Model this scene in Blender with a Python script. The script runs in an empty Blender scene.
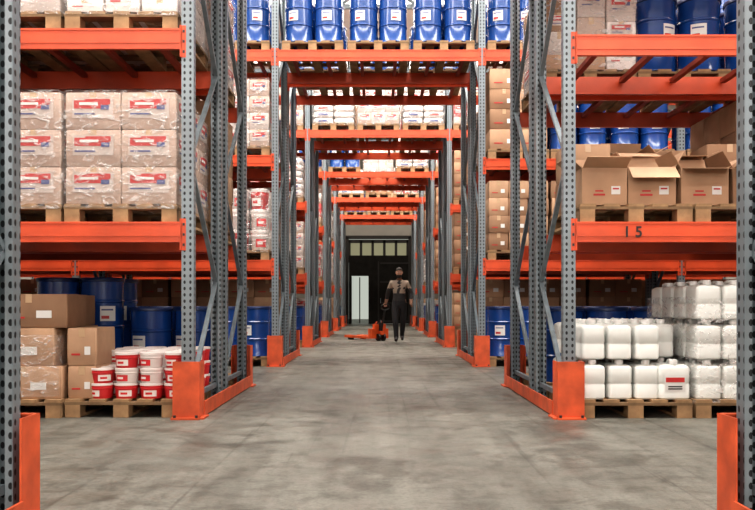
import bpy, math, random
from mathutils import Vector, Matrix
random.seed(7)
S=bpy.context.scene
COL=S.collection

# ---------------------------------------------------------------- materials
def mat(name, color, rough=0.5, metal=0.0, noise=0.0, nscale=6.0, bump=0.0, bscale=40.0, spec=0.5, coat=0.0):
    m=bpy.data.materials.new(name); m.use_nodes=True
    nt=m.node_tree; b=nt.nodes['Principled BSDF']
    b.inputs['Base Color'].default_value=(*color,1)
    b.inputs['Roughness'].default_value=rough
    b.inputs['Metallic'].default_value=metal
    b.inputs['Specular IOR Level'].default_value=spec
    b.inputs['Coat Weight'].default_value=coat
    if noise>0 or bump>0:
        tc=nt.nodes.new('ShaderNodeTexCoord')
    if noise>0:
        n=nt.nodes.new('ShaderNodeTexNoise'); n.inputs['Scale'].default_value=nscale; n.inputs['Detail'].default_value=5
        nt.links.new(tc.outputs['Object'],n.inputs['Vector'])
        r=nt.nodes.new('ShaderNodeValToRGB')
        r.color_ramp.elements[0].position=0.3; r.color_ramp.elements[1].position=0.72
        r.color_ramp.elements[0].color=(*[c*(1-noise) for c in color],1)
        r.color_ramp.elements[1].color=(*[min(1,c*(1+noise*0.6)) for c in color],1)
        nt.links.new(n.outputs['Fac'],r.inputs['Fac']); nt.links.new(r.outputs['Color'],b.inputs['Base Color'])
    if bump>0:
        n2=nt.nodes.new('ShaderNodeTexNoise'); n2.inputs['Scale'].default_value=bscale; n2.inputs['Detail'].default_value=3
        nt.links.new(tc.outputs['Object'],n2.inputs['Vector'])
        bp=nt.nodes.new('ShaderNodeBump'); bp.inputs['Strength'].default_value=bump; bp.inputs['Distance'].default_value=0.02
        nt.links.new(n2.outputs['Fac'],bp.inputs['Height']); nt.links.new(bp.outputs['Normal'],b.inputs['Normal'])
    return m

M={}
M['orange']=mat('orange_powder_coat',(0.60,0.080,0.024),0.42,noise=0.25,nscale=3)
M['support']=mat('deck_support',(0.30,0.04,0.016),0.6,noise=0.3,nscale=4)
M['guard']=mat('orange_guard_paint',(0.58,0.095,0.03),0.5,noise=0.32,nscale=7)
M['steel']=mat('galvanised_brace',(0.17,0.205,0.225),0.5,metal=0.3,noise=0.25,nscale=12)
M['bolt']=mat('dark_bolt',(0.05,0.05,0.05),0.5,metal=0.7)
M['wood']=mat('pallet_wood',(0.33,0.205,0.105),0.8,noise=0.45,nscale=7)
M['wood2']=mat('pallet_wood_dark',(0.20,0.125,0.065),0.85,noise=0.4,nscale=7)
M['drum']=mat('blue_drum_paint',(0.009,0.055,0.23),0.25,noise=0.2,nscale=3,coat=0.4)
M['drumdark']=mat('drum_lid_blue',(0.008,0.025,0.10),0.35)
M['white']=mat('white_label',(0.66,0.66,0.64),0.5)
M['red']=mat('red_print',(0.46,0.03,0.03),0.5)
M['blueprint']=mat('blue_print',(0.06,0.08,0.22),0.5)
M['beige']=mat('beige_carton',(0.48,0.36,0.295),0.5,noise=0.14,nscale=5,bump=.4,bscale=9)
M['brown']=mat('brown_carton',(0.44,0.275,0.17),0.75,noise=0.18,nscale=4)
M['brown2']=mat('brown_carton_dark',(0.29,0.17,0.10),0.8,noise=0.18,nscale=4)
M['inner']=mat('carton_inside',(0.22,0.13,0.075),0.85)
M['tape']=mat('packing_tape',(0.50,0.35,0.22),0.25)
M['paper']=mat('whitish_carton',(0.54,0.47,0.43),0.6,noise=0.14,nscale=5)
M['can']=mat('hdpe_white',(0.70,0.72,0.69),0.35,noise=0.08,nscale=6)
M['cap']=mat('can_cap',(0.7,0.7,0.68),0.4)
M['bred']=mat('bucket_red',(0.56,0.03,0.035),0.35)
M['bwhite']=mat('bucket_white',(0.72,0.66,0.63),0.35)
M['black']=mat('black_paint',(0.012,0.012,0.012),0.5)

# perforated upright (uv in metres)
m=mat('perforated_upright',(0.2,0.235,0.26),0.42,metal=0.3)
nt=m.node_tree; b=nt.nodes['Principled BSDF']
uvn=nt.nodes.new('ShaderNodeUVMap'); sep=nt.nodes.new('ShaderNodeSeparateXYZ'); nt.links.new(uvn.outputs['UV'],sep.inputs[0])
def mth(nt,op,a,bv=None):
    n=nt.nodes.new('ShaderNodeMath'); n.operation=op
    for i,v in enumerate((a,bv)):
        if v is None: continue
        if isinstance(v,(int,float)): n.inputs[i].default_value=v
        else: nt.links.new(v,n.inputs[i])
    return n.outputs[0]
fu=mth(nt,'SUBTRACT',mth(nt,'FRACT',mth(nt,'DIVIDE',sep.outputs[0],0.046)),0.5)
fv=mth(nt,'SUBTRACT',mth(nt,'FRACT',mth(nt,'DIVIDE',sep.outputs[1],0.05)),0.5)
fv2=mth(nt,'MULTIPLY',fv,0.72)
d=mth(nt,'SQRT',mth(nt,'ADD',mth(nt,'MULTIPLY',fu,fu),mth(nt,'MULTIPLY',fv2,fv2)))
hole=mth(nt,'LESS_THAN',d,0.2)
mx=nt.nodes.new('ShaderNodeMix'); mx.data_type='RGBA'
nt.links.new(hole,mx.inputs['Factor']); mx.inputs[6].default_value=(0.2,0.235,0.255,1); mx.inputs[7].default_value=(0.015,0.018,0.02,1)
nt.links.new(mx.outputs[2],b.inputs['Base Color'])
M['upright']=m

# stretch film
m=bpy.data.materials.new('stretch_film'); m.use_nodes=True; nt=m.node_tree; b=nt.nodes['Principled BSDF']
b.inputs['Base Color'].default_value=(0.82,0.79,0.77,1); b.inputs['Roughness'].default_value=0.14
b.inputs['Specular IOR Level'].default_value=0.9
tc=nt.nodes.new('ShaderNodeTexCoord'); mp=nt.nodes.new('ShaderNodeMapping'); mp.inputs['Scale'].default_value=(4,4,8); mp.inputs['Rotation'].default_value=(.3,.6,0)
nt.links.new(tc.outputs['Object'],mp.inputs[0])
n=nt.nodes.new('ShaderNodeTexNoise'); n.inputs['Scale'].default_value=1.5; n.inputs['Detail'].default_value=7; n.inputs['Distortion'].default_value=2.6
nt.links.new(mp.outputs[0],n.inputs['Vector'])
r=nt.nodes.new('ShaderNodeValToRGB'); r.color_ramp.elements[0].position=0.50; r.color_ramp.elements[0].color=(0.07,)*3+(1,)
r.color_ramp.elements[1].position=0.66; r.color_ramp.elements[1].color=(0.46,)*3+(1,)  # denser film ridges, with glossy white highlights put into the alpha
nt.links.new(n.outputs['Fac'],r.inputs['Fac']); nt.links.new(r.outputs['Color'],b.inputs['Alpha'])
bp=nt.nodes.new('ShaderNodeBump'); bp.inputs['Strength'].default_value=1.0; bp.inputs['Distance'].default_value=0.05
nt.links.new(n.outputs['Fac'],bp.inputs['Height']); nt.links.new(bp.outputs['Normal'],b.inputs['Normal'])
M['film']=m

# ---------------------------------------------------------------- mesh builder
class MB:
    def __init__(s): s.v=[]; s.f=[]; s.m=[]; s.uv=[]; s.mats=[]
    def mi(s,k):
        if k not in s.mats: s.mats.append(k)
        return s.mats.index(k)
    def face(s,pts,k,uvs=None):
        i=len(s.v); s.v+= [tuple(p) for p in pts]; s.f.append(tuple(range(i,i+len(pts)))); s.m.append(s.mi(k))
        s.uv+= uvs if uvs else [(0.5,0.5)]*len(pts)
    def box(s,c,d,k,T=None):
        x,y,z=c; a,b_,h=d[0]/2,d[1]/2,d[2]/2
        P=[Vector((x+i*a,y+j*b_,z+l*h)) for i in(-1,1) for j in(-1,1) for l in(-1,1)]
        if T: P=[T@p for p in P]
        i0=len(s.v); s.v+=[tuple(p) for p in P]; X,Y,Z=d
        q=s.mi(k)
        for f,uv in (((0,4,5,1),(X,Z)),((6,2,3,7),(X,Z)),((2,0,1,3),(Y,Z)),((4,6,7,5),(Y,Z)),((1,5,7,3),(X,Y)),((2,6,4,0),(X,Y))):
            s.f.append(tuple(i0+t for t in f)); s.m.append(q); s.uv+=[(0,0),(uv[0],0),(uv[0],uv[1]),(0,uv[1])]
    def bar(s,p1,p2,w,h,k):
        p1=Vector(p1);p2=Vector(p2); d=p2-p1; L=d.length
        T=Matrix.Translation((p1+p2)/2)@d.to_track_quat('Z','X').to_matrix().to_4x4()
        s.box((0,0,0),(w,h,L),k,T)
    def tube(s,p1,p2,r,k,seg=10,r2=None):
        p1=Vector(p1);p2=Vector(p2); d=p2-p1; L=d.length; r2=r if r2 is None else r2
        T=Matrix.Translation(p1)@d.to_track_quat('Z','Y').to_matrix().to_4x4()
        s.lathe([(0,0),(r,0),(r2,L),(0,L)],[k]*3,seg,T)
    def lathe(s,prof,ks,seg=20,T=None):
        T=T or Matrix()
        i0=len(s.v)
        for (r,z) in prof:
            for a in range(seg):
                t=2*math.pi*a/seg; s.v.append(tuple(T@Vector((r*math.cos(t),r*math.sin(t),z))))
        for j in range(len(prof)-1):
            if prof[j][0]==0 and prof[j+1][0]==0: continue
            q=s.mi(ks[j])
            for a in range(seg):
                b_=(a+1)%seg
                f=[i0+j*seg+a,i0+j*seg+b_,i0+(j+1)*seg+b_,i0+(j+1)*seg+a]
                if prof[j][0]==0: f=[f[0],f[2],f[3]]
                elif prof[j+1][0]==0: f=[f[0],f[1],f[2]]
                s.f.append(tuple(f)); s.m.append(q); s.uv+=[(0.5,0.5)]*len(f)
    def loft(s,secs,k,cap=True):
        i0=len(s.v); n=len(secs[0])
        for sc in secs: s.v+=[tuple(p) for p in sc]
        q=s.mi(k)
        for j in range(len(secs)-1):
            for a in range(n):
                b_=(a+1)%n
                s.f.append((i0+j*n+a,i0+j*n+b_,i0+(j+1)*n+b_,i0+(j+1)*n+a)); s.m.append(q); s.uv+=[(0.5,0.5)]*4
        if cap:
            s.f.append(tuple(i0+t for t in reversed(range(n)))); s.m.append(q); s.uv+=[(0.5,0.5)]*n
            s.f.append(tuple(i0+(len(secs)-1)*n+t for t in range(n))); s.m.append(q); s.uv+=[(0.5,0.5)]*n
    def patch(s,T,r,a0,a1,z0,z1,k,n=6):
        for i in range(n):
            t0=a0+(a1-a0)*i/n; t1=a0+(a1-a0)*(i+1)/n
            P=[Vector((r*math.cos(t),r*math.sin(t),z)) for t,z in((t0,z0),(t1,z0),(t1,z1),(t0,z1))]
            s.face([T@p for p in P],k)
    def mesh(s,name,smooth=False):
        me=bpy.data.meshes.new(name); me.from_pydata(s.v,[],s.f)
        for k in s.mats: me.materials.append(M[k])
        me.polygons.foreach_set('material_index',s.m)
        ul=me.uv_layers.new(name='UVMap'); ul.data.foreach_set('uv',[c for u in s.uv for c in u])
        me.validate(); me.update()
        if smooth:
            me.polygons.foreach_set('use_smooth',[True]*len(me.polygons)); me.set_sharp_from_angle(angle=math.radians(38))
        return me
def obj(name,me,loc=(0,0,0),rz=0,parent=None):
    o=bpy.data.objects.new(name,me); o.location=loc; o.rotation_euler=(0,0,rz); COL.objects.link(o)
    if parent: o.parent=parent
    return o
def rrect(w,d,r,z,cx=0,cy=0,n=4):
    out=[]
    for (sx,sy,a0) in ((1,1,0),(-1,1,90),(-1,-1,180),(1,-1,270)):
        for i in range(n+1):
            a=math.radians(a0+90*i/n)
            out.append((cx+sx*(w/2-r)+r*math.cos(a),cy+sy*(d/2-r)+r*math.sin(a),z))
    return out

# ---------------------------------------------------------------- goods
PW,PD,PH=0.90,1.15,0.144
def pallet(b,z=0):
    for x in (-0.38,-0.19,0,0.19,0.38):
        b.box((x,0,z+0.133),(0.125,PD,0.022),'wood')
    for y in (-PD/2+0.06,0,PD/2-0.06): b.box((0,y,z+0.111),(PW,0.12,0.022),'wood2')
    for x in (-0.385,0,0.385):
        for y in (-PD/2+0.06,0,PD/2-0.06): b.box((x,y,z+0.061),(0.12,0.12,0.078),'wood')
        b.box((x,0,z+0.011),(0.12,PD,0.022),'wood')
DR,DH=0.208,0.73
def drum(b,x,y,z,rot=None,R=DR,H=DH,seg=24):
    T=Matrix.Translation((x,y,z))
    p=[(0,0.012),(R-.012,0.012),(R-.01,0),(R,0),(R,0.012),(R-.006,0.02),(R-.006,H*.32),(R+.003,H*.335),(R+.003,H*.35),(R-.006,H*.365),
       (R-.006,H*.66),(R+.003,H*.675),(R+.003,H*.69),(R-.006,H*.705),(R-.006,H-.04),(R+.006,H-.035),(R+.006,H-.008),(R,H),(R-.015,H),(R-.018,H-.015),(0,H-.015)]
    ks=['drum']*14+['drumdark']*3+['drumdark']+['drum']*2
    b.lathe(p,ks,seg,T)
    a=-math.pi/2+(random.choice([random.uniform(-.6,.6),random.uniform(-.6,.6),random.uniform(-.6,.6),2.5]) if rot is None else rot)
    b.patch(T,R-.001,a-.36,a+.36,H*.42,H*.62,'white')
    b.patch(T,R+.0005,a-.30,a+.05,H*.45,H*.49,'red',4)
    b.patch(T,R+.0005,a-.30,a+.24,H*.56,H*.58,'blueprint',4)
def label(b,x,y,z,w,h):
    b.box((x,y,z),(w,.002,h),'paper')
    b.box((x-w*.04,y-.002,z+h*.16),(w*.84,.002,h*.40),'red')
    b.box((x+w*.12,y-.0025,z+h*.30),(w*.62,.002,h*.26),'red')
    b.box((x-w*.1,y-.004,z+h*.2),(w*.46,.002,h*.13),'white')
    b.box((x+w*.3,y-.004,z+h*.02),(w*.20,.002,h*.22),'blueprint')
    b.box((x-w*.2,y-.004,z-h*.30),(w*.5,.002,h*.07),'blueprint')
def carton(b,c,d,k='brown',rz=0,lab=0,tape=True):
    x,y,z=c; T=Matrix.Translation((x,y,z))@Matrix.Rotation(rz,4,'Z')
    w,dd,h=d; e=.008
    mx_=lambda: random.uniform(-.004,.004)
    secs=[rrect(w-e,dd-e,.006,0,n=1),rrect(w,dd,.008,e,n=1),rrect(w+.006+mx_(),dd+.004,.008,h*.5,n=1),rrect(w,dd,.008,h-e,n=1),rrect(w-e,dd-e,.006,h,n=1)]
    b.loft([[T@Vector(p) for p in s_] for s_ in secs],k)
    if tape:
        b.box((0,0,h+.001),(w,.05,.002),'tape',T)
        b.box((0,-dd/2-.002,h-.035),(.05,.002,.07),'tape',T)
    if lab==1:
        for R,ww,f in ((Matrix.Identity(4),w,dd),(Matrix.Rotation(math.pi/2,4,'Z'),dd,w),(Matrix.Rotation(-math.pi/2,4,'Z'),dd,w)):
            i=len(b.v); label(b,0,-f/2-.006,h*.58,ww*.74,h*.55)
            b.v[i:]=[tuple(T@R@Vector(p)) for p in b.v[i:]]
    if lab==2:
        b.box((w*.2,-dd/2-.005,h*.4),(w*.2,.002,h*.22),'white',T)
        b.box((-w*.2,-dd/2-.005,h*.3),(w*.3,.002,h*.05),'red',T)
def film(b,w,d,z0,z1):
    n=12; secs=[]
    for i in range(n+1):
        z=z0+(z1-z0)*i/n; o=random.uniform(0,.018)
        secs.append(rrect(w+.018+o,d+.018+random.uniform(0,.016),.03,z,n=3))
    secs.append(rrect(w-.02,d-.02,.03,z1+.01,n=3))
    secs=[[(p[0]+random.uniform(-.004,.004),p[1]+random.uniform(-.004,.004),p[2]+random.uniform(-.012,.012)) for p in s_] for s_ in secs]
    b.loft(secs,'film')
def cartgrid(b,z,nx,ny,nz,d,k,lab=0,jit=.006,skip=0):
    for t in range(nz):
        for i in range(nx):
            for j in range(ny):
                if skip and t==nz-1 and random.random()<skip: continue
                kk=k if isinstance(k,str) else random.choice(k)
                carton(b,((i-(nx-1)/2)*(d[0]+.006)+random.uniform(-jit,jit)*.4,(j-(ny-1)/2)*(d[1]+.006)+random.uniform(-jit,jit)*.4,z+t*(d[2]+.003)),d,kk,random.uniform(-jit,jit),lab)
def jerry(b,x,y,z,rz=0,lab=False,w=.19,d=.25,h=.31):
    T=Matrix.Translation((x,y,z))@Matrix.Rotation(rz,4,'Z')
    secs=[rrect(w-.02,d-.02,.025,0),rrect(w,d,.032,.012),rrect(w,d,.032,h*.36),rrect(w-.006,d-.006,.032,h*.38),rrect(w-.006,d-.006,.032,h*.42),rrect(w,d,.032,h*.44),
          rrect(w,d,.032,h*.80),rrect(w-.012,d-.012,.032,h*.84),rrect(w-.05,d-.05,.03,h*.875),rrect(w-.07,d-.07,.03,h*.885)]
    b.loft([[T@Vector(p) for p in s_] for s_ in secs],'can')
    yc=-d*.27
    b.lathe([(.030,h*.86),(.030,h*.90),(.034,h*.905),(.034,h),(.030,h+.004),(0,h+.004)],['can','cap','cap','cap','cap'],12,T@Matrix.Translation((0,yc,0)))
    pts=[(0,-d*.09,h*.87),(0,-d*.05,h*.955),(0,d*.1,h*.985),(0,d*.28,h*.955),(0,d*.36,h*.85)]
    for p,q in zip(pts,pts[1:]): b.tube(T@Vector(p),T@Vector(q),.014,'can',8)
    if lab:
        b.box((0,-d/2-.001,h*.42),(w*.66,.002,h*.44),'white',T)
        b.box((0,-d/2-.003,h*.50),(w*.6,.002,h*.12),'red',T)
        b.box((0,-d/2-.003,h*.33),(w*.45,.002,h*.03),'black',T)
        b.box((0,-d/2-.003,h*.27),(w*.45,.002,h*.03),'black',T)
def bucket(b,x,y,z,k,R=.096,H=.122):
    T=Matrix.Translation((x,y,z))
    b.lathe([(0,0),(R*.84,0),(R*.86,.004),(R*.93,H*.62),(R*.99,H*.66),(R*.99,H*.70),(R*.95,H*.72),(R*.97,H*.84),(R,H*.85),(R,H*.98),(R*.94,H),(R*.9,H*.96),(0,H*.96)],
            [k]*7+['bwhite']*5,20,T)
    a=-math.pi/2+random.uniform(-.6,.6)
    b.patch(T,R*.93,a-.6,a+.6,H*.15,H*.55,'bwhite' if k=='bred' else 'bred')
    b.patch(T,R*.94,a-.4,a+.2,H*.28,H*.42,'bred' if k=='bred' else 'bwhite')
def open_carton(b,x,y,z,w,d,h,k='brown',rz=0,flaps=(50,30,60,20)):
    T=Matrix.Translation((x,y,z))@Matrix.Rotation(rz,4,'Z'); t=.005
    b.box((0,0,.003),(w,d,.006),'inner',T)
    b.box((0,-d/2,h/2),(w,t,h),k,T); b.box((0,d/2,h/2),(w,t,h),k,T)
    b.box((-w/2,0,h/2),(t,d,h),k,T); b.box((w/2,0,h/2),(t,d,h),k,T)
    for i,(px,py,ax,L) in enumerate(((0,-d/2,0,w),(0,d/2,math.pi,w),(w/2,0,math.pi/2,d),(-w/2,0,-math.pi/2,d))):
        fl=min(w,d)*.42
        F=T@Matrix.Translation((px,py,h))@Matrix.Rotation(ax,4,'Z')@Matrix.Rotation(math.radians(flaps[i]),4,'X')
        b.box((0,0,fl/2),(L*.98,.004,fl),k,F)
    b.box((-w*.12,-d/2-.004,h*.28),(w*.26,.002,h*.05),'red',T); b.box((-w*.12,-d/2-.004,h*.38),(w*.18,.002,h*.04),'red',T)
    b.box((w*.25,-d/2-.004,h*.4),(w*.2,.002,h*.22),'white',T)
    b.box((w*.25,-d/2-.006,h*.44),(w*.14,.002,h*.04),'red',T)

def k_drums(b):
    for i in (-.217,.217):
        for j in (-.34,.095): drum(b,i+random.uniform(-.004,.004),j,PH)
def k_drumshigh(b):
    pallet(b,0); pallet(b,PH)
    for i in (-.217,.217):
        for j in (-.34,.095): drum(b,i,j,PH*3+.0)
def k_wrapcart(b): cartgrid(b,PH,2,3,3,(.435,.37,.292),'beige',1); film(b,.885,1.13,PH-.03,PH+.885)
def k_wrapred(b): cartgrid(b,PH,3,3,4,(.285,.36,.24),['paper','beige','paper'],1); film(b,.885,1.13,PH-.03,PH+.975)
def k_brown(b): cartgrid(b,PH,3,3,4,(.285,.37,.25),['brown','brown2'],2,.02,.15)
def k_brownt(b): cartgrid(b,PH,2,3,4,(.42,.37,.29),['brown2','brown'],2,.012)
def k_whitewrap(b): cartgrid(b,PH,2,3,2,(.43,.37,.36),'paper',2); film(b,.885,1.13,PH-.03,PH+.74)
def k_mixed(b):
    for (cx,w) in ((-.29,.28),(0.01,.27),(.30,.28)):
        for (cy,dd) in ((-.29,.54),(.28,.54)):
            z=PH; top=PH+random.uniform(.62,1.0)
            while z<top:
                h=random.choice([.14,.18,.22,.28]); carton(b,(cx,cy,z),(w,dd,h),random.choice(['paper','brown','beige','brown2','bwhite','bred','paper']),random.uniform(-.02,.02),random.choice([0,1,2])); z+=h+.003
    film(b,.89,1.13,PH-.03,PH+.9)
def k_sacks(b):
    for t in range(6):
        for i in range(2):
            for j in range(2):
                w,d=(.43,.55); cx=(i-.5)*.44+random.uniform(-.01,.01); cy=(j-.5)*.56; z=PH+t*.135; rr=[]
                for (f,hh) in ((.80,0),(.95,.02),(1.0,.065),(.95,.11),(.78,.132)):
                    rr.append([(p[0]+random.uniform(-.006,.006),p[1],p[2]) for p in rrect(w*f,d*f,.07*f,z+hh,cx,cy,3)])
                b.loft(rr,'bwhite')
                if random.random()<.6: b.box((cx,cy-d/2-.002,z+.065),(.2,.004,.04),random.choice(['red','blueprint']))
    film(b,.89,1.13,PH-.03,PH+.82)
def k_pails(b):
    for t in range(3):
        for i in range(3):
            for j in range(4): bucket(b,(i-1)*.29,(j-1.5)*.285,PH+t*.30,random.choice(['bwhite','bwhite','bred']),.138,.295)
    film(b,.87,1.14,PH-.02,PH+.88)
def k_jerrywrap(b):
    for t in range(3):
        for i in range(4):
            for j in range(4): jerry(b,(i-1.5)*.215,(j-1.5)*.27,PH+t*.318,0,False,.2)
    film(b,.88,1.1,PH-.03,PH+.80)
def k_jerry2(b):
    for t in range(2):
        for i in range(4):
            for j in range(4):
                if i==3 and j==0: continue
                jerry(b,(i-1.5)*.215+random.uniform(-.004,.004),(j-1.5)*.27+random.uniform(-.01,.01),PH+t*.318,random.uniform(-.03,.03))
def k_buckets(b):
    for t in range(3):
        for i in range(4):
            for j in range(5):
                if t==2 and i==0 and j<2: continue
                bucket(b,-.19+i*.2+random.uniform(-.004,.004),-.45+j*.21,PH+t*.123,random.choice(['bred','bred','bred','bwhite']))
def k_cartpile(b):
    z=PH
    for (w,d,h,k,rz) in ((.62,.55,.26,'brown',.02),(.66,.5,.30,'brown',-.05),(.6,.5,.27,'brown2',.05)):
        carton(b,(.1+rz,-.25,z),(w,d,h),k,rz,2); carton(b,(-.02,.32,z),(w+.1,d-.05,h),'brown2',0,0)
        z+=h+.004
    film(b,.80,1.08,PH+.02,PH+.5)
KINDS=dict(drums=(k_drums,'blue_drum'),drumshigh=(k_drumshigh,'blue_drum'),wrapcart=(k_wrapcart,'wrapped_carton'),wrapred=(k_wrapred,'wrapped_carton'),brown=(k_brown,'cardboard_box'),sacks=(k_sacks,'white_sack'),
  brownt=(k_brownt,'cardboard_box'),whitewrap=(k_whitewrap,'wrapped_carton'),mixed=(k_mixed,'mixed_carton'),pails=(k_pails,'paint_pail'),jerrywrap=(k_jerrywrap,'jerrycan'),jerry2=(k_jerry2,'jerrycan'),buckets=(k_buckets,'paint_bucket'),cartpile=(k_cartpile,'cardboard_box'))
CACHE={}
def get(kind,wp,var):
    if (kind,wp,var) not in CACHE:
        b=MB(); KINDS[kind][0](b)
        if wp: pallet(b, 2*PH if kind=='drumshigh' else 0)
        CACHE[(kind,wp,var)]=b.mesh(kind+('_p' if wp else ''),True)
    return CACHE[(kind,wp,var)]
b=MB(); pallet(b); PALME=b.mesh('pallet')
def place(kind,x,y,z,sep=False,rz=None):
    rz=random.uniform(-.012,.012) if rz is None else rz
    nm=KINDS[kind][1]; var=random.randint(0,2)
    if sep:
        obj('wooden_pallet',PALME,(x,y,z),rz); obj(nm+'_stack',get(kind,False,var),(x,y,z),rz)
    else: obj(nm+'_pallet_load',get(kind,True,var),(x,y,z),rz)

# ---------------------------------------------------------------- racks
W0=1.505; BAY=2.90; Y0=6.34; PITCH=5.32
LV=[1.55,3.07,4.60]; BH=.16; TOP=6.0
LVR=[1.55,3.02,4.60]
def lvs(sd): return LV if sd<0 else LVR
UA=(0.0,1.10,1.38,2.48)
YR0=3.22-UA[3]
UW=.092
def upright(b,x,y,face,h=TOP):
    w,dp,t=UW,.07,.005
    b.box((x,y+face*dp/2,h/2),(w,t,h),'upright')
    for s in (-1,1):
        b.box((x+s*w/2,y,h/2),(t,dp,h),'upright')
        b.box((x+s*(w/2-.014),y-face*dp/2,h/2),(.028,t,h),'upright')
    b.box((x,y,.006),(.15,.14,.012),'steel')
def frame(b,x,ya,yb):
    upright(b,x,ya,-1); upright(b,x,yb,1)
    z=.16; s=0
    b.box((x,(ya+yb)/2,z),(.03,yb-ya-.05,.04),'steel')
    while z+1.0<TOP:
        p=(x,ya+.03,z) if s==0 else (x,yb-.03,z); q=(x,yb-.03,z+.95) if s==0 else (x,ya+.03,z+.95)
        b.bar(p,q,.026,.038,'steel'); z+=.95; s=1-s
    b.box((x,(ya+yb)/2,z),(.03,yb-ya-.05,.04),'steel')
def beam(b,x0,x1,y,z,face):
    yb=y+face*.03
    b.box(((x0+x1)/2,yb,z-BH/2),(x1-x0,.042,BH),'orange')
    b.box(((x0+x1)/2,yb+face*.024,z-BH*.5),(x1-x0,.006,BH*.45),'orange')
    b.box(((x0+x1)/2,yb+face*.024,z-.008),(x1-x0,.006,.016),'orange')
    for x,s in ((x0,1),(x1,-1)):
        b.box((x+s*.004,yb,z-BH/2-.02),(.008,.06,.25),'orange')
        b.box((x-s*.018,y+face*.041,z-BH/2-.02),(.036,.006,.25),'orange')
        for dz in (-.08,0,.08): b.box((x-s*.02,y+face*.046,z-BH/2-.02+dz),(.016,.006,.02),'bolt')
def guard(b,x,y,side,fy):
    for sx in(-1,1): b.box((x+sx*.102,y,.225),(.008,.17,.45),'guard')
    b.box((x,y+fy*.085,.225),(.21,.008,.45),'guard')
    b.box((x,y+fy*.095,.008),(.22,.07,.014),'guard'); b.box((x+side*.115,y,.008),(.05,.2,.014),'guard')
    b.box((x,y+fy*.075,.446),(.21,.03,.008),'guard')
    for dx in (-.085,.085): b.tube((x+dx,y+fy*.108,.015),(x+dx,y+fy*.108,.035),.011,'bolt',6)
def rack_row(y0,nb,idx):
    b=MB()
    xs=[W0+i*BAY for i in range(nb+1)]
    for sd in (-1,1):
        for x in xs:
            frame(b,sd*x,y0+UA[0],y0+UA[1]); frame(b,sd*x,y0+UA[2],y0+UA[3])
            for z in (.9,2.4,3.9,5.4): b.box((sd*x,y0+1.24,z),(.03,.22,.04),'steel')
        for i in range(nb):
            xa,xb=sorted((sd*xs[i],sd*xs[i+1])); xa+=.048; xb-=.048
            for z in lvs(sd):
                for u,fc in zip(UA,(-1,1,-1,1)): beam(b,xa,xb,y0+u,z,fc)
                for q in range(6):
                    xx=xa+(xb-xa)*(q+.5)/6
                    for ya,yb in ((UA[0],UA[1]),(UA[2],UA[3])):
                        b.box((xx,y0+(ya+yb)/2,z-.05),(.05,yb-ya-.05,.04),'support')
        x=sd*W0
        guard(b,x,y0,-sd,-1); guard(b,x,y0+UA[3],-sd,1)
        b.box((x-sd*.108,y0+1.24,.068),(.012,2.48-.16,.115),'guard')
        b.box((x-sd*.085,y0+1.24,.014),(.05,2.48-.16,.012),'guard')
    for u,fc in zip(UA,(-1,1,-1,1)): beam(b,-W0+.048,W0-.048,y0+u,LV[2],fc)
    for q in range(6):
        xx=-W0+2*W0*(q+.5)/6
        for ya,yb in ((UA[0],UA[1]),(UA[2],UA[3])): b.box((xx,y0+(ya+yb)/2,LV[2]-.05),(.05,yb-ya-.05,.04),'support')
    return obj('pallet_rack',b.mesh('rack%d'%idx))
racks=[]
for r in range(7):
    y0=Y0+(r-1)*PITCH
    if r==0: y0=YR0
    racks.append(rack_row(y0,2 if r<=4 else 1,r))
def px(sd,bay,i): return sd*(W0+.08+.45+bay*BAY+i*.915)
AY,BY=.55,1.93
def p(kind,sd,bay,i,rk,lv,sep=False,r=1,dx=0,dy=0):
    yy=Y0+(r-1)*PITCH+(AY if rk=='A' else BY)
    z=0.0 if lv==0 else lvs(sd)[lv-1]
    place(kind,px(sd,bay,i)+dx,yy+dy,z+.001,sep)
# left
p('buckets',-1,0,0,'A',0,True,dx=-.01,dy=.04); p('cartpile',-1,0,1,'A',0,True,dx=-.01)
p('cartpile',-1,0,2,'A',0)
for i in range(3):
    p('wrapcart',-1,0,i,'A',1,True); p('mixed' if i!=1 else 'whitewrap',-1,0,i,'A',2,True)
    p('drumshigh' if i==1 else 'drums',-1,0,i,'B',0); p('brownt' if i==0 else 'mixed',-1,0,i,'B',1); p('wrapred',-1,0,i,'B',2)
# right
p('jerry2',1,0,0,'A',0,True); p('jerrywrap',1,0,1,'A',0,True); p('jerrywrap',1,0,2,'A',0)
p('drums',1,0,0,'B',0,True); p('drums',1,0,1,'B',0,True); p('jerrywrap',1,0,2,'B',0)
p('drums',1,0,1,'B',2,True); p('mixed',1,0,0,'B',2,True); p('drums',1,0,2,'B',2)
p('brownt',1,0,2,'B',1)
for sd in (-1,1):
    for i in range(3):
        p('drums',sd,0,i,'A',3)
        for lv,k in ((0,'brownt'),(1,'wrapcart'),(2,'drums')): p(k,sd,1,i,'A',lv)
def tunnel(r,ks,ksB=None):
    for i in range(3):
        if ks[i]: place(ks[i],(i-1)*.955,Y0+(r-1)*PITCH+AY,LV[2]+.001)
        if ksB and ksB[i]: place(ksB[i],(i-1)*.955,Y0+(r-1)*PITCH+BY,LV[2]+.001)
tunnel(1,['brown','drums','brown'])
tunnel(2,['drums']*3,['drums']*3)
tunnel(3,['sacks','wrapred','sacks'],['brown',None,'mixed'])
tunnel(4,['drums',None,'sacks'],[None,'whitewrap','brown']); tunnel(5,['sacks','brown','pails']); tunnel(6,['drums','sacks','brown'])
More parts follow.
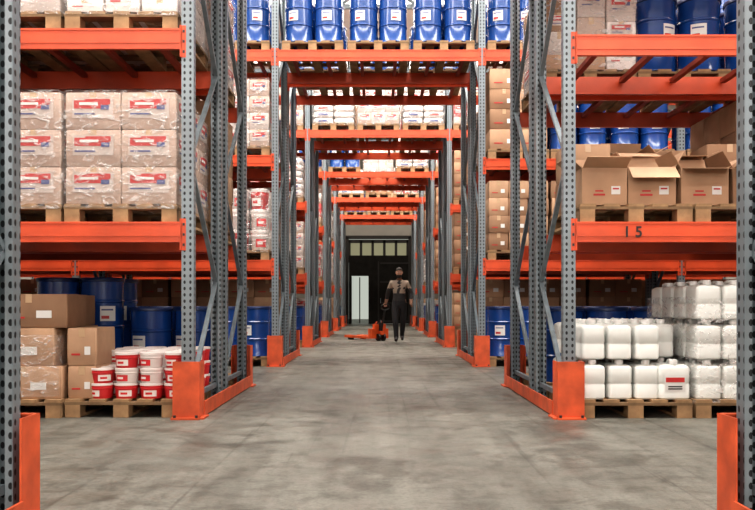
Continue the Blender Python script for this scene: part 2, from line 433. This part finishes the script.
# --- row 2
for sd in (-1,1):
    for bay in (0,1):
        for i in range(3):
            p('drums',sd,bay,i,'A',0,r=2); p('drums',sd,bay,i,'A',3,r=2)
            p(('pails' if i==0 else 'wrapred') if sd<0 else ('brown' if i<2 else 'mixed'),sd,bay,i,'A',1,r=2)
            if sd<0: p('wrapred' if i!=1 else 'wrapcart',sd,bay,i,'A',2,r=2)
            else: p('brownt' if (bay==0 and i==0) else 'drums',sd,bay,i,'A',2,r=2)
            if bay==0:
                for lv in (0,1,2): p(random.choice(['drums','brown','mixed']) if lv else 'brownt',sd,bay,i,'B',lv,r=2)
            else: p('brownt',sd,bay,i,'B',0,r=2)
kk=['drums','mixed','wrapred','sacks','pails','wrapcart','mixed']
for r in range(3,7):
    for sd in (-1,1):
        for i in range(3):
            for lv in range(4):
                k=random.choice(kk if sd<0 else ['brown','brownt','sacks','mixed']) if lv else random.choice(['drums','drums','brown'])
                p(k,sd,0,i,'A',lv,r=r)
                if i==0: p(random.choice(kk),sd,0,i,'B',lv,r=r)
            if r in (3,4):
                for lv in range(3): p(random.choice(['brownt','drums','brown','mixed']) if lv else 'brownt',sd,1,i,'A',lv,r=r)
for sd in (-1,1):
    for i in range(1,3):
        place('brownt',px(sd,0,i),YR0+AY,.001); place('drums',px(sd,0,i),YR0+AY,LV[0]+.001)
b=MB(); z=PH
for (w,h,k) in ((.22,.26,'brown'),(.23,.30,'brown')):
    carton(b,(0,0,z),(w,.5,h),k,.03,2); z+=h+.003
obj('cardboard_box_stack',b.mesh('cs',True),(px(-1,0,0)-.34-.01,Y0+.32,.002))
b=MB(); jerry(b,0,0,0,0,True,.25,.19,.31); obj('jerrycan',b.mesh('jc',True),(px(1,0,0)+.315,Y0+.10,PH+.002),.03)
obj('wooden_pallet',PALME,(px(1,0,0),Y0+AY,LVR[0]+.001)); obj('wooden_pallet',PALME,(px(1,0,1),Y0+AY,LVR[0]+.001))
def oc(x,yy,z,w,d,h,rz,fl,k='brown'):
    b=MB(); open_carton(b,0,0,0,w,d,h,k,0,fl); obj('open_cardboard_box',b.mesh('oc'),(x,yy,z),rz)
zz=LVR[0]+PH+.002
oc(1.81,Y0+.27,zz,.36,.38,.30,.02,(65,20,-35,50)); oc(2.21,Y0+.30,zz,.38,.38,.31,-.03,(130,10,30,35)); oc(2.62,Y0+.28,zz,.38,.38,.30,.02,(100,25,55,30),'brown'); oc(3.04,Y0+.28,zz,.38,.38,.30,0,(80,25,35,30),'brown2')
b=MB()
for i in range(4):
    for t in range(2 if i in (0,3) else 1): carton(b,(1.82+i*.41,0,t*.30),(.39,.4,.295),'brown' if (i+t)%2 else 'brown2',random.uniform(-.03,.03),2)
obj('cardboard_box_stack',b.mesh('cs2',True),(0,Y0+.80,zz))
oc(2.22,Y0+.82,zz+.300,.38,.38,.22,.06,(110,-20,60,70)); oc(2.64,Y0+.80,zz+.300,.36,.38,.18,-.05,(95,20,70,40))
place('brown',px(1,0,2),Y0+AY,LVR[0]+.001)
cu=bpy.data.curves.new('bay_number','FONT'); cu.body='1 5'; cu.size=.12; cu.offset=.002; cu.extrude=.001; cu.materials.append(M['black'])
t=bpy.data.objects.new('bay_number',cu); COL.objects.link(t); t.location=(1.92,Y0-.0605,LVR[0]-.12); t.rotation_euler=(math.pi/2,0,0); t.parent=racks[1]

# ---------------------------------------------------------------- room
YE=38.5; XW=11.0; YB=-7.0; H=9.0
def conc():
    m=bpy.data.materials.new('concrete_floor'); m.use_nodes=True; nt=m.node_tree; b=nt.nodes['Principled BSDF']
    tc=nt.nodes.new('ShaderNodeTexCoord')
    def nz(sc,det,rough=.6,dist=0,stretch=None):
        n=nt.nodes.new('ShaderNodeTexNoise'); n.inputs['Scale'].default_value=sc; n.inputs['Detail'].default_value=det; n.inputs['Roughness'].default_value=rough; n.inputs['Distortion'].default_value=dist
        if stretch:
            mpp=nt.nodes.new('ShaderNodeMapping'); mpp.inputs['Scale'].default_value=stretch; nt.links.new(tc.outputs['Object'],mpp.inputs[0]); nt.links.new(mpp.outputs[0],n.inputs['Vector'])
        else: nt.links.new(tc.outputs['Object'],n.inputs['Vector'])
        return n.outputs['Fac']
    def ramp(f,p0,c0,p1,c1):
        r=nt.nodes.new('ShaderNodeValToRGB'); r.color_ramp.elements[0].position=p0; r.color_ramp.elements[1].position=p1
        r.color_ramp.elements[0].color=(*c0,1); r.color_ramp.elements[1].color=(*c1,1); nt.links.new(f,r.inputs['Fac']); return r.outputs['Color']
    def mul(a,c,fac=1):
        x=nt.nodes.new('ShaderNodeMix'); x.data_type='RGBA'; x.blend_type='MULTIPLY'; x.inputs['Factor'].default_value=fac
        nt.links.new(a,x.inputs[6]); nt.links.new(c,x.inputs[7]); return x.outputs[2]
    base=ramp(nz(.9,8,.65,.3),.3,(.128,.126,.110),.7,(.178,.174,.152))
    st=ramp(nz(4.2,10,.78,.5),.40,(.62,.62,.60),.52,(1,1,1))
    st2=ramp(nz(1.3,10,.7,.8),.38,(.62,.61,.59),.46,(1,1,1))
    sp=ramp(nz(45,6,.8),.36,(.62,.62,.61),.54,(1.0,1.0,1.0))
    tr=ramp(nz(1.6,6,.6,.2,(2.2,.16,1)),.42,(.80,.79,.77),.58,(1.06,1.06,1.05))
    sc=ramp(nz(4.0,5,.65,3.0,(.35,7,1)),.62,(1,1,1),.68,(1.25,1.24,1.2))
    ty=ramp(nz(2.2,4,.5,.6,(6,.09,1)),.32,(.55,.54,.53),.38,(1,1,1))
    c=mul(mul(mul(mul(mul(mul(base,st),st2),sp),tr),sc),ty,.9)
    nt.links.new(c,b.inputs['Base Color'])
    rg=ramp(nz(2.5,6),.35,(.36,)*3,.65,(.7,)*3); nt.links.new(rg,b.inputs['Roughness']); b.inputs['Specular IOR Level'].default_value=.45
    bp=nt.nodes.new('ShaderNodeBump'); bp.inputs['Strength'].default_value=.35; bp.inputs['Distance'].default_value=.008
    nt.links.new(nz(26,7,.75),bp.inputs['Height']); nt.links.new(bp.outputs['Normal'],b.inputs['Normal'])
    return m
M['floor']=conc()
M['wall']=mat('painted_wall',(0.24,0.22,0.19),0.8,noise=0.1,nscale=1.5)
M['ceil']=mat('ceiling_panel',(0.62,0.60,0.56),0.8,noise=0.06)
M['door']=mat('dark_gate',(0.016,0.014,0.012),0.8,noise=0.3,nscale=3,spec=.1)
M['doorframe']=mat('gate_frame',(0.030,0.027,0.024),0.7,spec=.2)
def room(name,boxes,k):
    b=MB()
    for c,d in boxes: b.box(c,d,k)
    return obj(name,b.mesh(name))
room('floor',[((0,(YE+12+YB)/2,-.1),(2*XW+.4,YE+12-YB+.4,.2))],'floor')
room('ceiling',[((0,(YE+YB)/2,H+.1),(2*XW+.4,YE-YB+.4,.2))],'ceil')
room('wall_left',[((-XW-.1,(YE+YB)/2,H/2),(.2,YE-YB+.4,H))],'wall')
room('wall_right',[((XW+.1,(YE+YB)/2,H/2),(.2,YE-YB+.4,H))],'wall')
room('wall_front',[((0,YB-.1,H/2),(2*XW,.2,H))],'wall')
dw,dh=1.56,4.16
room('wall_back',[((-(XW+dw)/2,YE+.1,H/2),(XW-dw,.2,H)),(((XW+dw)/2,YE+.1,H/2),(XW-dw,.2,H)),((0,YE+.1,(H+dh)/2),(2*dw,.2,H-dh))],'wall')
b=MB(); g='door'; yd=YE-.10
b.box((-dw+.06,yd,dh/2),(.14,.16,dh),'doorframe'); b.box((dw-.06,yd,dh/2),(.14,.16,dh),'doorframe'); b.box((0,yd,dh-.02),(2*dw,.16,.16),'doorframe')
b.box((0,yd,3.10),(2*dw-.2,.1,.34),'door')
b.box((.74,yd,1.5),(1.42,.06,2.96),g)
b.box((-.72,yd,2.65),(1.4,.06,.72),g); b.box((-1.36,yd,1.15),(.12,.06,2.3),g); b.box((-.25,yd,1.15),(.46,.06,2.3),g)
b.box((0,yd-.05,1.5),(.07,.05,2.96),'doorframe')
for z in (.12,1.0,2.0,2.9): b.box((.76,yd-.045,z),(1.36,.03,.07),'doorframe')
b.box((.1,yd-.07,1.1),(.03,.05,.25),'steel')
for i in range(6): b.box((-1.4+i*.56,yd,3.6),(.12,.08,.86),'doorframe')
b.box((0,yd,3.95),(2.9,.08,.16),'doorframe')
b.box((-1.30,yd-.42,1.15),(.04,.8,2.2),g)
b.box((-.90,yd+.0,1.12),(.05,.04,2.2),'doorframe')
m=bpy.data.materials.new('dusty_glass'); m.use_nodes=True; M['dglass']=m
nt=m.node_tree; nt.nodes.clear(); o_=nt.nodes.new('ShaderNodeOutputMaterial'); tl=nt.nodes.new('ShaderNodeBsdfTranslucent'); tl.inputs[0].default_value=(.85,.8,.65,1)
tp=nt.nodes.new('ShaderNodeBsdfTransparent'); tp.inputs[0].default_value=(.85,.8,.68,1); ms=nt.nodes.new('ShaderNodeMixShader'); ms.inputs[0].default_value=.7
nt.links.new(tl.outputs[0],ms.inputs[1]); nt.links.new(tp.outputs[0],ms.inputs[2]); nt.links.new(ms.outputs[0],o_.inputs[0])
b.box((0,yd+.02,3.58),(2.8,.006,.70),'dglass')
obj('door_1',b.mesh('gate'))
b=MB()
for k in range(8):
    yy=1.3+k*PITCH+2.2
    if yy>YE-.3: continue
    b.box((0,yy,H-.12),(2*XW,.12,.2),'steel'); b.box((0,yy,H-.85),(2*XW,.1,.1),'steel')
    for i in range(22): b.bar((-XW+i,yy,H-.2 if i%2 else H-.85),(-XW+i+1,yy,H-.85 if i%2 else H-.2),.06,.06,'steel')
obj('roof_truss',b.mesh('truss'))
em=bpy.data.materials.new('skylight_glass'); em.use_nodes=True
bb=em.node_tree.nodes['Principled BSDF']; bb.inputs['Base Color'].default_value=(.9,.92,.95,1); bb.inputs['Emission Color'].default_value=(1,.96,.89,1); bb.inputs['Emission Strength'].default_value=1.9
M['sky']=em
for k in range(-1,6):
    yy=Y0-1.45+k*PITCH if k>=0 else -2.5
    b=MB(); b.box((0,0,0),(18,1.8,.04),'sky')
    for i in range(10): b.box((-9+i*2,0,-.03),(.06,1.9,.05),'doorframe')
    o=obj('skylight',b.mesh('sky%d'%k),(0,yy,H-.03))
    L=bpy.data.lights.new('skylight_light','AREA'); L.shape='RECTANGLE'; L.size=17.5; L.size_y=1.7; L.energy={-1:900,0:1500,1:1300,2:1450,3:1500,4:1450,5:1000}[k]; L.color=(1,.93,.84) if k>1 else (1,.95,.885)
    lo=bpy.data.objects.new('skylight_light',L); COL.objects.link(lo); lo.parent=o; lo.location=(0,0,-.09)
b=MB()
for i in range(5):
    x=-8.4+i*4.2
    b.box((x,0,0),(3.4,.04,4.2),'sky')
    for j in range(5): b.box((x-1.7+j*.85,.03,0),(.05,.05,4.2),'doorframe')
    for j in range(5): b.box((x,.03,-2.1+j*1.05),(3.4,.05,.05),'doorframe')
wo=obj('added_fill_window_1',b.mesh('fill_win'),(0,YB+.03,4.6))  # unseen panes behind the camera, added to brighten the goods' front faces
L=bpy.data.lights.new('added_fill_light','AREA'); L.shape='RECTANGLE'; L.size=20; L.size_y=4.2; L.energy=1250; L.color=(1,.94,.87)  # added fill light on the front faces, set at the unseen panes
lo=bpy.data.objects.new('added_fill_light',L); COL.objects.link(lo); lo.parent=wo; lo.location=(0,.12,0); lo.rotation_euler=(math.pi/2,0,0)

# ---------------------------------------------------------------- worker
M['skin']=mat('skin',(0.42,0.235,0.16),0.55)
M['lips']=mat('lips',(0.28,0.10,0.08),0.5)
M['hair']=mat('dark_hair',(0.02,0.014,0.01),0.7)
M['trouser']=mat('black_trousers',(0.014,0.014,0.016),0.8)
M['vest']=mat('work_jacket_dark',(0.030,0.026,0.026),0.75,noise=.2)
M['shirt']=mat('work_jacket_tan',(0.33,0.26,0.20),0.75,noise=.15)
M['shoe']=mat('work_shoe',(0.012,0.01,0.01),0.5)
M['eye']=mat('eye',(0.6,0.6,0.57),0.3)
man=bpy.data.objects.new('warehouse_worker',None); COL.objects.link(man); MX,MY=.50,19.35; man.location=(MX,MY,0)
J={ 'pel':((0,0,.95),.155,.12),'wai':((0,0,1.08),.155,.11),'che':((0,-.005,1.27),.178,.12),'uch':((0,0,1.39),.165,.11),'nk0':((0,0,1.48),.07,.07),'nk1':((0,-.012,1.56),.056,.058),
 'shl':((-.178,0,1.425),.082,.08),'ell':((-.275,.09,1.17),.058,.058),'wrl':((-.315,.20,.965),.034,.038),'hal':((-.325,.235,.915),.036,.022),
 'shr':((.178,0,1.425),.082,.08),'elr':((.29,.04,1.165),.058,.058),'wrr':((.285,-.10,.955),.034,.038),'har':((.28,-.14,.90),.022,.036),
 'hil':((-.09,-.01,.88),.11,.115),'mtl':((-.095,-.11,.70),.094,.096),'knl':((-.095,-.19,.51),.074,.076),'cal':((-.085,-.215,.36),.068,.07),'anl':((-.075,-.26,.10),.052,.056),'tol':((-.085,-.42,.05),.044,.035),
 'hir':((.09,.01,.88),.11,.115),'mtr':((.095,.02,.70),.094,.096),'knr':((.094,.015,.50),.074,.076),'car':((.085,.11,.36),.068,.07),'anr':((.075,.25,.145),.052,.056),'tor':((.085,.12,.045),.044,.032)}
E=[('pel','wai'),('wai','che'),('che','uch'),('uch','nk0'),('nk0','nk1'),('uch','shl'),('shl','ell'),('ell','wrl'),('wrl','hal'),('uch','shr'),('shr','elr'),('elr','wrr'),('wrr','har'),
 ('pel','hil'),('hil','mtl'),('mtl','knl'),('knl','cal'),('cal','anl'),('anl','tol'),('pel','hir'),('hir','mtr'),('mtr','knr'),('knr','car'),('car','anr'),('anr','tor')]
def skin(name,J,E,root,sub=2):
    ks=list(J); me=bpy.data.meshes.new(name); me.from_pydata([J[k][0] for k in ks],[(ks.index(a),ks.index(c)) for a,c in E],[])
    o=bpy.data.objects.new(name,me); COL.objects.link(o)
    md=o.modifiers.new('s','SKIN'); md.use_smooth_shade=True
    for i,k in enumerate(ks):
        sv=me.skin_vertices[0].data[i]; sv.radius=J[k][1:3]; sv.use_root=(k==root)
    sb=o.modifiers.new('u','SUBSURF'); sb.levels=sub; sb.render_levels=sub
    dg=bpy.context.evaluated_depsgraph_get(); dg.update()
    nm=bpy.data.meshes.new_from_object(o.evaluated_get(dg)); bpy.data.objects.remove(o)
    return nm
bm=skin('body',J,E,'pel')
ml=['trouser','vest','shirt','skin','shoe']
bm.materials.clear()
for k in ml: bm.materials.append(M[k])
def dseg(p,a,c):
    a=Vector(a);c=Vector(c); t=max(0,min(1,(p-a).dot(c-a)/max(1e-9,(c-a).length_squared))); return (p-(a+(c-a)*t)).length
for f in bm.polygons:
    c=f.center; best=min(E,key=lambda e:dseg(c,J[e[0]][0],J[e[1]][0])); n=best[1]
    if n in('tol','tor') or c.z<.10: k='shoe'
    elif n in('hil','hir','mtl','mtr','knl','knr','cal','car','anl','anr'): k='trouser'
    elif n in('hal','har','nk1'): k='skin'
    elif n in('wrl','wrr'): k='skin' if c.z<1.04 else 'vest'
    elif n in('ell','elr','shl','shr'): k='vest' if c.z<1.30 else 'shirt'
    elif c.z<.98: k='trouser'
    elif c.z>1.17: k='shirt' if (abs(c.x)>.03 or c.y>0) else 'vest'
    else: k='vest'
    f.material_index=ml.index(k); f.use_smooth=True
obj('body',bm,parent=man)
b=MB(); secs=[]
hc=Vector((0,-.03,1.675))
def ring(dz,rx,ry,oy): return [(hc.x+rx*math.cos(t*math.pi/10),hc.y+oy+ry*math.sin(t*math.pi/10),hc.z+dz) for t in range(20)]
for q in [(-.118,.030,.030,-.045),(-.105,.044,.052,-.03),(-.075,.058,.074,-.012),(-.04,.066,.084,-.004),(0,.072,.092,0),(.04,.074,.095,.003),(.075,.066,.085,.006),(.1,.045,.06,.008),(.115,.018,.025,.008)]: secs.append(ring(*q))
b.loft(secs,'skin')
b.loft([[(s*.008,hc.y-.088,hc.z+.015) for s in(-1,0,1)]+[(0,hc.y-.08,hc.z+.015)],[(s*.016,hc.y-.112+abs(s)*.012,hc.z-.03) for s in(-1,0,1)]+[(0,hc.y-.08,hc.z-.035)]],'skin')
for s in(-1,1):
    b.lathe([(0,-.012),(.011,-.004),(.011,.004),(0,.012)],['eye']*3,10,Matrix.Translation((s*.03,hc.y-.083,hc.z+.008)))
    b.lathe([(0,-.006),(.006,-.002),(.006,.002),(0,.006)],['hair']*3,8,Matrix.Translation((s*.03,hc.y-.092,hc.z+.008)))
    b.box((s*.031,hc.y-.092,hc.z+.03),(.034,.008,.007),'hair')
    b.loft([[(s*.072,hc.y+.0,hc.z-.03),(s*.075,hc.y+.02,hc.z-.03),(s*.075,hc.y+.022,hc.z+.025),(s*.072,hc.y-.005,hc.z+.03)],[(s*.086,hc.y+.005,hc.z-.02),(s*.088,hc.y+.025,hc.z-.02),(s*.09,hc.y+.03,hc.z+.022),(s*.086,hc.y+.002,hc.z+.026)]],'skin')
b.box((0,hc.y-.096,hc.z-.058),(.038,.012,.007),'lips')
b.loft([ring(*q) for q in [(-.135,.026,.03,-.045),(-.118,.045,.05,-.04),(-.09,.062,.075,-.022),(-.055,.068,.088,-.012)]],'hair')
b.loft([ring(*q) for q in [(-.03,.072,.075,.03),(.02,.079,.085,.022),(.055,.081,.098,.008),(.09,.068,.088,.006),(.118,.045,.06,.006),(.132,.018,.025,.006)]],'hair')
obj('head',b.mesh('head',True),parent=man)
def hand(side,wr,pa,cur):
    wr=Vector(wr);pa=Vector(pa); d=(pa-wr).normalized(); across=Vector((0,1,0)) if side=='r' else Vector((1,0,0)); across=(across-d*across.dot(d)).normalized(); nrm=d.cross(across)*cur
    for i,(o,L) in enumerate(((-.027,.072),(-.009,.08),(.009,.075),(.026,.06))):
        a=pa+across*o; p1=a+d*L*.35+nrm*.006; p2=a+d*L*.62+nrm*.026; p3=a+d*L*.6+nrm*.048
        JJ={'a':(tuple(a),.011,.011),'b':(tuple(p1),.010,.010),'c':(tuple(p2),.009,.009),'d':(tuple(p3),.0075,.0075)}
        nm=skin('f',JJ,[('a','b'),('b','c'),('c','d')],'a',1); nm.materials.clear(); nm.materials.append(M['skin']); obj('finger_%s_%d'%(side,i+1),nm,parent=man)
    a=wr*.5+pa*.5-across*.025; p1=a-across*.022+d*.02+nrm*.012; p2=p1+d*.028+nrm*.016
    nm=skin('f',{'a':(tuple(a),.013,.013),'b':(tuple(p1),.011,.011),'c':(tuple(p2),.009,.009)},[('a','b'),('b','c')],'a',1); nm.materials.clear(); nm.materials.append(M['skin']); obj('thumb_'+side,nm,parent=man)
hand('l',J['wrl'][0],J['hal'][0],1); hand('r',J['wrr'][0],J['har'][0],1)

# ---------------------------------------------------------------- pallet jack
M['jack']=mat('jack_orange',(0.74,0.11,0.025),0.45,noise=.2)
b=MB()
for s in(-1,1):
    b.box((.68,s*.19,.085),(1.12,.155,.06),'jack')
    b.loft([[(1.24,s*.19-.0775,.055),(1.24,s*.19+.0775,.055),(1.24,s*.19+.0775,.115),(1.24,s*.19-.0775,.115)],[(1.34,s*.19-.045,.06),(1.34,s*.19+.045,.06),(1.34,s*.19+.045,.08),(1.34,s*.19-.045,.08)]],'jack')
    for q in(1.02,1.12): b.tube((q,s*.19-.04,.038),(q,s*.19+.04,.038),.038,'bolt',14)
b.box((.08,0,.18),(.14,.52,.24),'jack'); b.box((.04,0,.34),(.09,.34,.16),'jack')
b.bar((.1,-.17,.26),(.03,-.08,.48),.03,.05,'jack'); b.bar((.1,.17,.26),(.03,.08,.48),.03,.05,'jack')
b.tube((-.03,0,.10),(-.03,0,.46),.05,'black',14); b.tube((-.03,0,.46),(-.03,0,.52),.02,'steel',10)
for s in(-1,1): b.tube((-.03,s*.05,.09),(-.03,s*.10,.09),.09,'black',20)
b.box((-.04,0,.2),(.12,.10,.1),'jack')
oj=bpy.data.objects.new('pallet_jack',None); COL.objects.link(oj)
jx,jy=.04,20.0; ang=math.radians(124)
oj.location=(jx,jy,0); oj.rotation_euler=(0,0,ang)
obj('jack_body',b.mesh('jack',True),parent=oj)
hp=Vector((MX-.325,MY+.245,.90)); R=Matrix.Rotation(-ang,4,'Z'); hl=R@(hp-Vector((jx,jy,0)))
piv=Vector((-.05,0,.22)); dr=(hl-piv).normalized(); sd=dr.cross(Vector((0,0,1))).normalized()
b=MB(); nk=hl-dr*.16
b.tube(piv,nk,.024,'black',10)
pts=[nk,nk+sd*.10+dr*.05,nk+sd*.10+dr*.14,nk+sd*.06+dr*.17,nk-sd*.06+dr*.17,nk-sd*.10+dr*.14,nk-sd*.10+dr*.05,nk]
for a,c in zip(pts,pts[1:]): b.tube(a,c,.015,'black',8)
obj('jack_handle',b.mesh('jh',True),parent=oj)

# ---------------------------------------------------------------- world + camera
w=bpy.data.worlds.new('World'); S.world=w; w.use_nodes=True
w.node_tree.nodes['Background'].inputs[0].default_value=(.66,.70,.62,1); w.node_tree.nodes['Background'].inputs[1].default_value=.65
cam=bpy.data.cameras.new('Camera'); co=bpy.data.objects.new('Camera',cam); COL.objects.link(co); S.camera=co
co.location=(0,0,.895); co.rotation_euler=(math.pi/2,0,0)
cam.sensor_width=36; cam.lens=800/755*36; cam.shift_y=50/755; cam.shift_x=-1/755; cam.clip_end=200
S.view_settings.view_transform='Standard'; S.view_settings.exposure=0.08
for lk in ('Medium High Contrast','High Contrast'):
    try: S.view_settings.look=lk; print('look',lk); break
    except Exception as e: print(e)
